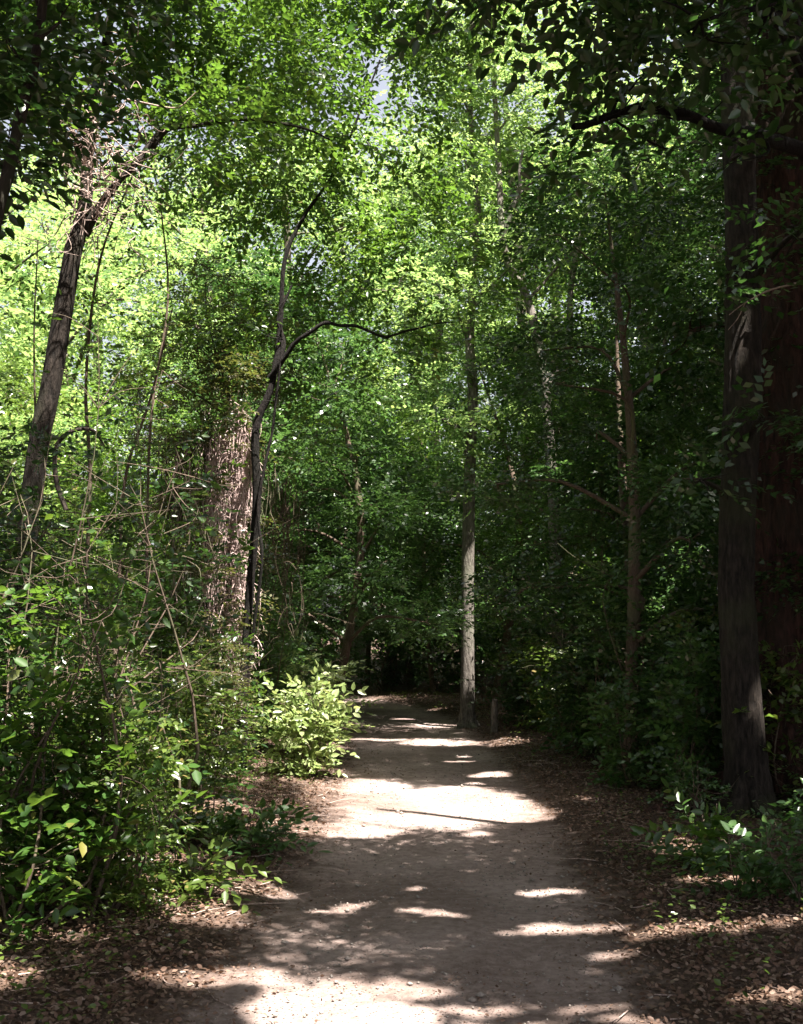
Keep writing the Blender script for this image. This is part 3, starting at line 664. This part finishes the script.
# ------------------------------------------------------------- shrubs, left
def lit_shrub(*a, **k): return shrub(*a, **k)
S = [  # name, label, px, d, h, w, mat, size, stems
    ('path_edge_shrub', 'shrub in full sun, its leaf colour lightened for the sunlight, where the left bank meets the path', 304, 12.3, 1.15, .46, 'leaf_edge_sunlit', .10, 13),
    ('path_edge_shrub', 'shrub in the same sun-lightened green directly behind the sunny path-edge shrub', 318, 14.0, 1.5, .6, 'leaf_edge_sunlit', .085, 8),
    ('laurel_shrub', 'large-leaved shrub at the far left, leaves facing out at chest height', 22, 5.8, 2.1, .7, 'leaf_mid', .095, 8),
    ('leggy_shrub', 'leggy small-leaved shrub nearest the viewer on the left, stems rising from the litter', 118, 6.3, 1.75, .62, 'leaf_shrub', .048, 14),
    ('leafy_shrub', 'low leafy shrub behind the leggy one at the left path edge', 195, 8.4, 1.5, .62, 'leaf_shrub', .06, 12),
    ('dense_shrub', 'dense waist-high shrub below the pale vine column', 206, 11.2, 1.6, .55, 'leaf_mid', .06, 12),
    ('broadleaf_plant', 'low broad-leaved plant by the path edge, right of the leggy shrub', 262, 8.2, .35, .32, 'leaf_cool', .10, 8),
    ('broadleaf_plant', 'small broad-leaved seedling on litter close to the lower left path edge', 205, 6.8, .28, .25, 'leaf_shrub', .09, 6),
    ('sunlit_plant', 'small plant catching the sun under the right trunks', 690, 7.6, .4, .22, 'leaf_mid', .09, 7),
    ('sunlit_plant', 'pale upright herb with narrow leaves below the sunny plant on the right', 735, 6.6, .4, .25, 'leaf_cool', .08, 6),
    ('edge_shrub', 'leafy shrub at the right frame edge, knee high in shade', 815, 6.8, .8, .3, 'leaf_dark', .055, 6),
]
for (n, lab, px, d, h, w, mt, sz, ns) in S:
    p = gp(px, d)
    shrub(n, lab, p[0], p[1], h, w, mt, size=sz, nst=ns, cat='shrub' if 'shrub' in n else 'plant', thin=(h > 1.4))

def scatter(n, fn_xy, name, label, group, cat, hr, wr, mats, sz, ns, dens=1.0, kind=4, mind=.8):
    pts = []
    tries = 0
    while len(pts) < n and tries < 4000:
        tries += 1
        x, y = fn_xy()
        if abs(x - path_c(y)) < 1.5 + mind * .3: continue
        if name == 'bank_shrub' and y < 10.5 and x > path_c(y) - 2.25: continue
        if any((x - a) ** 2 + (y - c) ** 2 < mind ** 2 for a, c in pts): continue
        pts.append((x, y))
    for (x, y) in pts:
        h = RNG.uniform(*hr)
        shrub(name, label, x, y, h, RNG.uniform(*wr) * h, mats[RNG.integers(len(mats))], group=group, cat=cat, size=sz * RNG.uniform(.8, 1.2), nst=ns + int(RNG.integers(3)), dens=dens, kind=kind)
U_ = lambda a, b: RNG.uniform(a, b)
scatter(30, lambda: (lambda y: (path_c(y) - 1.7 - abs(RNG.normal(0, .9)) - .12 * y * .5, y))(U_(7.6, 13)), 'bank_shrub', 'green shrub crowding the left bank between the frame edge and the path',
        'shrubs crowding the left bank', 'shrub', (.8, 1.9), (.26, .4), ['leaf_shrub', 'leaf_mid', 'leaf_shrub', 'leaf_rust', 'leaf_mid'], .047, 8, .85, 6, .55)
scatter(32, lambda: (lambda y: (-.38 * y - .2 - abs(RNG.normal(0, .8)) + 1.0, y))(U_(6.0, 12)), 'tall_shrub', 'tall leafy shrub standing in the thicket at the left frame edge',
        'tall shrubs of the left thicket', 'shrub', (2.2, 3.7), (.22, .34), ['leaf_shrub', 'leaf_mid', 'leaf_dark'], .06, 8, .65, 6, .75)
scatter(26, lambda: (lambda y: (path_c(y) - 1.6 - abs(RNG.normal(0, 1.6)), y))(U_(13.5, 25)), 'shaded_shrub', 'cool green shrub in the shade beyond the slender dark tree',
        'shrubs beyond the slender tree', 'shrub', (1.5, 3.2), (.26, .4), ['leaf_cool', 'leaf_mid'], .085, 10, 1.0, 4, .8)
scatter(30, lambda: (lambda y: (path_c(y) + 1.9 + abs(RNG.normal(0, 1.3)), y))(U_(9.5, 19)), 'thicket_shrub', 'dark green shrub in the deep shade right of the path',
        'shrubs of the dark right-hand thicket', 'shrub', (1.2, 3.0), (.26, .4), ['leaf_dark', 'leaf_cool', 'leaf_dark', 'leaf_shrub'], .078, 10, 1.0, 4, .7)
scatter(11, lambda: (lambda y: (path_c(y) + 2.1 + abs(RNG.normal(0, 1.2)), y))(U_(5.2, 10)), 'low_shrub', 'low dark seedling shrub on the litter under the right-hand trunks',
        'low shrubs under the right-hand trunks', 'shrub', (.3, .7), (.4, .6), ['leaf_dark', 'leaf_cool'], .05, 5, .6, 6, .45)
scatter(20, lambda: (path_c(29) + U_(-4, 9), U_(25.5, 34)), 'bend_shrub', 'leafy shrub closing the view behind the bend of the path',
        'shrubs behind the path bend', 'shrub', (1.5, 3.2), (.3, .42), ['leaf_dark', 'leaf_cool', 'leaf_mid'], .11, 10, 1.0, 4, 1.2)
print('shrubs', NLEAF)

# ---------------------------------------------------- understory small trees
def understory(name, label, x, y, h, leaf, group, size=.085, dens=1.0, bark='stem', low=.22, spread=1.0):
    b = np.array([x, y, gz(x, y)])
    l = RNG.normal(0, .05 * h, 2)
    top = b + np.array([l[0], l[1], h])
    mid = b + np.array([RNG.normal(0, .04 * h), RNG.normal(0, .04 * h), h * .5])
    cl = []
    n = int(h * 2.2)
    for i in range(n):
        t = low + (1 - low) * (i + .5) / n
        rr = spread * h * .22 * (1.15 - .65 * t) * RNG.uniform(.5, 1.3)
        a = i * 2.4 + RNG.uniform(-.5, .5)
        cl.append((b + np.array([l[0] * t + rr * math.cos(a), l[1] * t + rr * math.sin(a), h * t]), RNG.uniform(.45, .8) * (.6 + .06 * h)))
    return tree(name, label, b, [b, mid, top], [.012 * h, .009 * h, .004], cl, leaf, bark, group, 'tree', size, dens, 9, 4, sides=7, rough=.03, lobes=0, flare=1.0, flat=.42, tw=3, flat_l=.25)

def row(pts, name, label, group, mats, hr, size, dens=1.0, low=.22, bark='stem'):
    for i, (x, y) in enumerate(pts):
        understory(name, label, x, y, RNG.uniform(*hr), mats[i % len(mats)], group, size, dens, bark, low)
J = lambda l, s=.25: [(a + RNG.normal(0, s), c + RNG.normal(0, s)) for a, c in l]
row(J([(2.9, 12.6), (3.3, 14.2), (3.7, 15.6), (4.4, 12.4), (3.6, 16.4), (5.0, 14.6), (2.7, 18.4), (4.4, 18.6), (5.8, 16.6)]), 'understory_tree',
    'small dense dark-leaved tree in the thicket right of the path', 'understory trees right of the path', ['leaf_dark', 'leaf_cool', 'leaf_mid', 'leaf_dark'], (5.0, 7.5), .078)
row(J([(4.1, 9.8), (5.2, 10.6), (4.9, 8.4)], .1), 'understory_tree', 'small dark-leaved tree filling the gap behind the right-hand trunks', 'small trees behind the right-hand trunks', ['leaf_dark'], (5.0, 7.0), .075)
row(J([(-3.6, 14.0), (-4.6, 12.4), (-5.6, 13.8), (-4.2, 16.4), (-6.4, 16.4), (-5.4, 10.8), (-3.0, 16.8), (-5.4, 19.4)]), 'understory_tree',
    'small leafy tree in the sunny thicket behind the vine-clad trunk', 'understory trees behind the vine-clad trunk', ['leaf_mid', 'leaf_shrub', 'leaf_bright'], (3.6, 5.6), .075, .9)
row(J([(-1.6, 18.0), (-2.4, 19.8), (-1.9, 22.0), (-3.6, 22.2), (-3.0, 25.0), (-1.5, 26.5)]), 'understory_tree',
    'small cool-green tree on the shaded inside of the path bend', 'understory trees inside the path bend', ['leaf_cool', 'leaf_dark'], (5.5, 8.5), .10)
row(J([(1.9, 22.0), (3.2, 22.0), (1.0, 26.5), (2.6, 25.6), (4.6, 22.6), (4.6, 26.4), (6.4, 22.0), (.2, 29.5), (2.0, 31), (-1.2, 31.5)]), 'understory_tree',
    'small green tree growing behind the two pale trunks', 'understory trees behind the pale trunks', ['leaf_cool', 'leaf_mid', 'leaf_dark'], (6.0, 9.0), .11)
print('understory', NLEAF)

# ----------------------------------------------------------- woods beyond
def back_tree(x, y, h, leaf, label, group, size=.16, dens=.8, low=.3):
    b = np.array([x, y, gz(x, y)]); cl = []
    for i in range(int(15)):
        t = low + (1 - low) * (i + .5) / 15
        rr = (2.6 * (1 - abs(t - .6)) + .3) * RNG.uniform(.3, 1.15); a = i * 2.4 + RNG.normal(0, .4)
        cl.append((b + np.array([rr * math.cos(a), rr * math.sin(a), h * t]), RNG.uniform(1.0, 1.7)))
    tree('woodland_tree', label, b, [b, b + np.array([RNG.normal(0, .3), RNG.normal(0, .3), h * .5]), b + np.array([RNG.normal(0, .5), 0, h * .97])],
         [.017 * h, .012 * h, .03], cl, leaf, 'bark_grey' if RNG.random() < .5 else 'bark', group, size=size, dens=dens, sides=8, tw=3)
bt = [(-8.6, 19, 9), (-7.0, 23, 11), (-10.5, 25, 13), (-5.5, 28, 15), (-8.5, 31, 16), (-13.5, 31, 16), (-14.5, 24, 13), (-6.2, 33, 17), (-11.5, 35, 18)]
for x, y, h in bt:
    back_tree(x, y, h, 'leaf_bright', 'sunlit yellow-green woodland tree in the bright opening on the left', 'sunlit trees in the left opening', .155, .58, .15)
bt = [(-2.8, 30, 17), (.5, 34, 18), (3.6, 30, 16), (6.8, 28, 17), (5.2, 35, 18), (-5.8, 36, 17), (9.8, 30, 18), (9.5, 24, 17), (1.5, 40, 20), (-1.5, 37, 18)]
for x, y, h in bt:
    back_tree(x, y, h, 'leaf_bright' if RNG.random() < .6 else 'leaf_mid', 'tall green woodland tree standing beyond the bend of the path', 'tall woodland trees beyond the bend', .165, .85, .2)
bt = [(12.5, 20, 16), (13, 27, 17), (-13, 16, 11), (-16.5, 20, 13)]
for x, y, h in bt:
    back_tree(x, y, h, 'leaf_mid', 'broad woodland tree standing off to the side of the path', 'woodland trees off to the sides', .16, .8, .2)

def far_woods():
    arrs = []
    r = RNG
    for i in range(230):
        a = r.uniform(-.75, .75); d = r.uniform(42, 62)
        x, y = d * math.sin(a), d * math.cos(a)
        arrs.append(clump_sprays((x, y, r.uniform(0, 15) if abs(a) > .15 or True else 8), r.uniform(2.0, 3.4), 60, .34, 7))
    P = np.vstack([a[0] for a in arrs]); D = np.vstack([a[1] for a in arrs]); Nn = np.vstack([a[2] for a in arrs]); S = np.concatenate([a[3] for a in arrs])
    V, Q = leaf_geo(P, D, Nn, S, 4, 1.1)
    o = quads_obj('far_woods', V, Q, 'leaf_mid'); tag(o, 'mass of green woodland far beyond the path', kind='stuff')
far_woods()
print('total leaves', NLEAF)

# -------------------------------------------------------------- camera, light
cam = bpy.data.cameras.new('camera'); co = bpy.data.objects.new('camera', cam); C.objects.link(co)
co.location = (0, 0, CAM_H); co.rotation_euler = (math.radians(90) + PITCH, 0, 0)
cam.sensor_fit = 'VERTICAL'; cam.sensor_height = 24; cam.lens = F_PX / 1024 * 24; cam.clip_end = 500; cam.clip_start = .05
bpy.context.scene.camera = co
el = math.asin(SUN[2]); az = math.atan2(SUN[0], SUN[1])
w = bpy.data.worlds.new('World'); bpy.context.scene.world = w; w.use_nodes = True
nt = w.node_tree; bg = nt.nodes['Background']
sk = nt.nodes.new('ShaderNodeTexSky'); sk.sky_type = 'NISHITA'; sk.sun_disc = False; sk.sun_elevation = el; sk.sun_rotation = az
sk.air_density = 1.0; sk.dust_density = 5.0; sk.ozone_density = 1.0
hs = nt.nodes.new('ShaderNodeHueSaturation'); hs.inputs['Saturation'].default_value = .45; nt.links.new(sk.outputs[0], hs.inputs['Color']); nt.links.new(hs.outputs[0], bg.inputs[0]); bg.inputs[1].default_value = .055
sl = bpy.data.lights.new('sun', 'SUN'); sl.energy = 5.0; sl.angle = math.radians(.5); sl.color = (1, .95, .87)
so = bpy.data.objects.new('sun', sl); C.objects.link(so); so.location = (8, 2, 20)
so.rotation_euler = Vector([-float(a) for a in SUN]).to_track_quat('-Z', 'Y').to_euler()
sc = bpy.context.scene
sc.view_settings.view_transform = 'Standard'; sc.view_settings.look = 'None'; sc.view_settings.gamma = 1; sc.view_settings.exposure = 2.5
sc.view_settings.use_white_balance = True; sc.view_settings.white_balance_temperature = 6600; sc.view_settings.white_balance_tint = 13
sc.render.engine = 'CYCLES'
cy = sc.cycles
cy.max_bounces = 4; cy.diffuse_bounces = 3; cy.glossy_bounces = 2; cy.transmission_bounces = 3; cy.transparent_max_bounces = 4
cy.sample_clamp_indirect = 6; cy.use_denoising = True; cy.caustics_reflective = False; cy.caustics_refractive = False
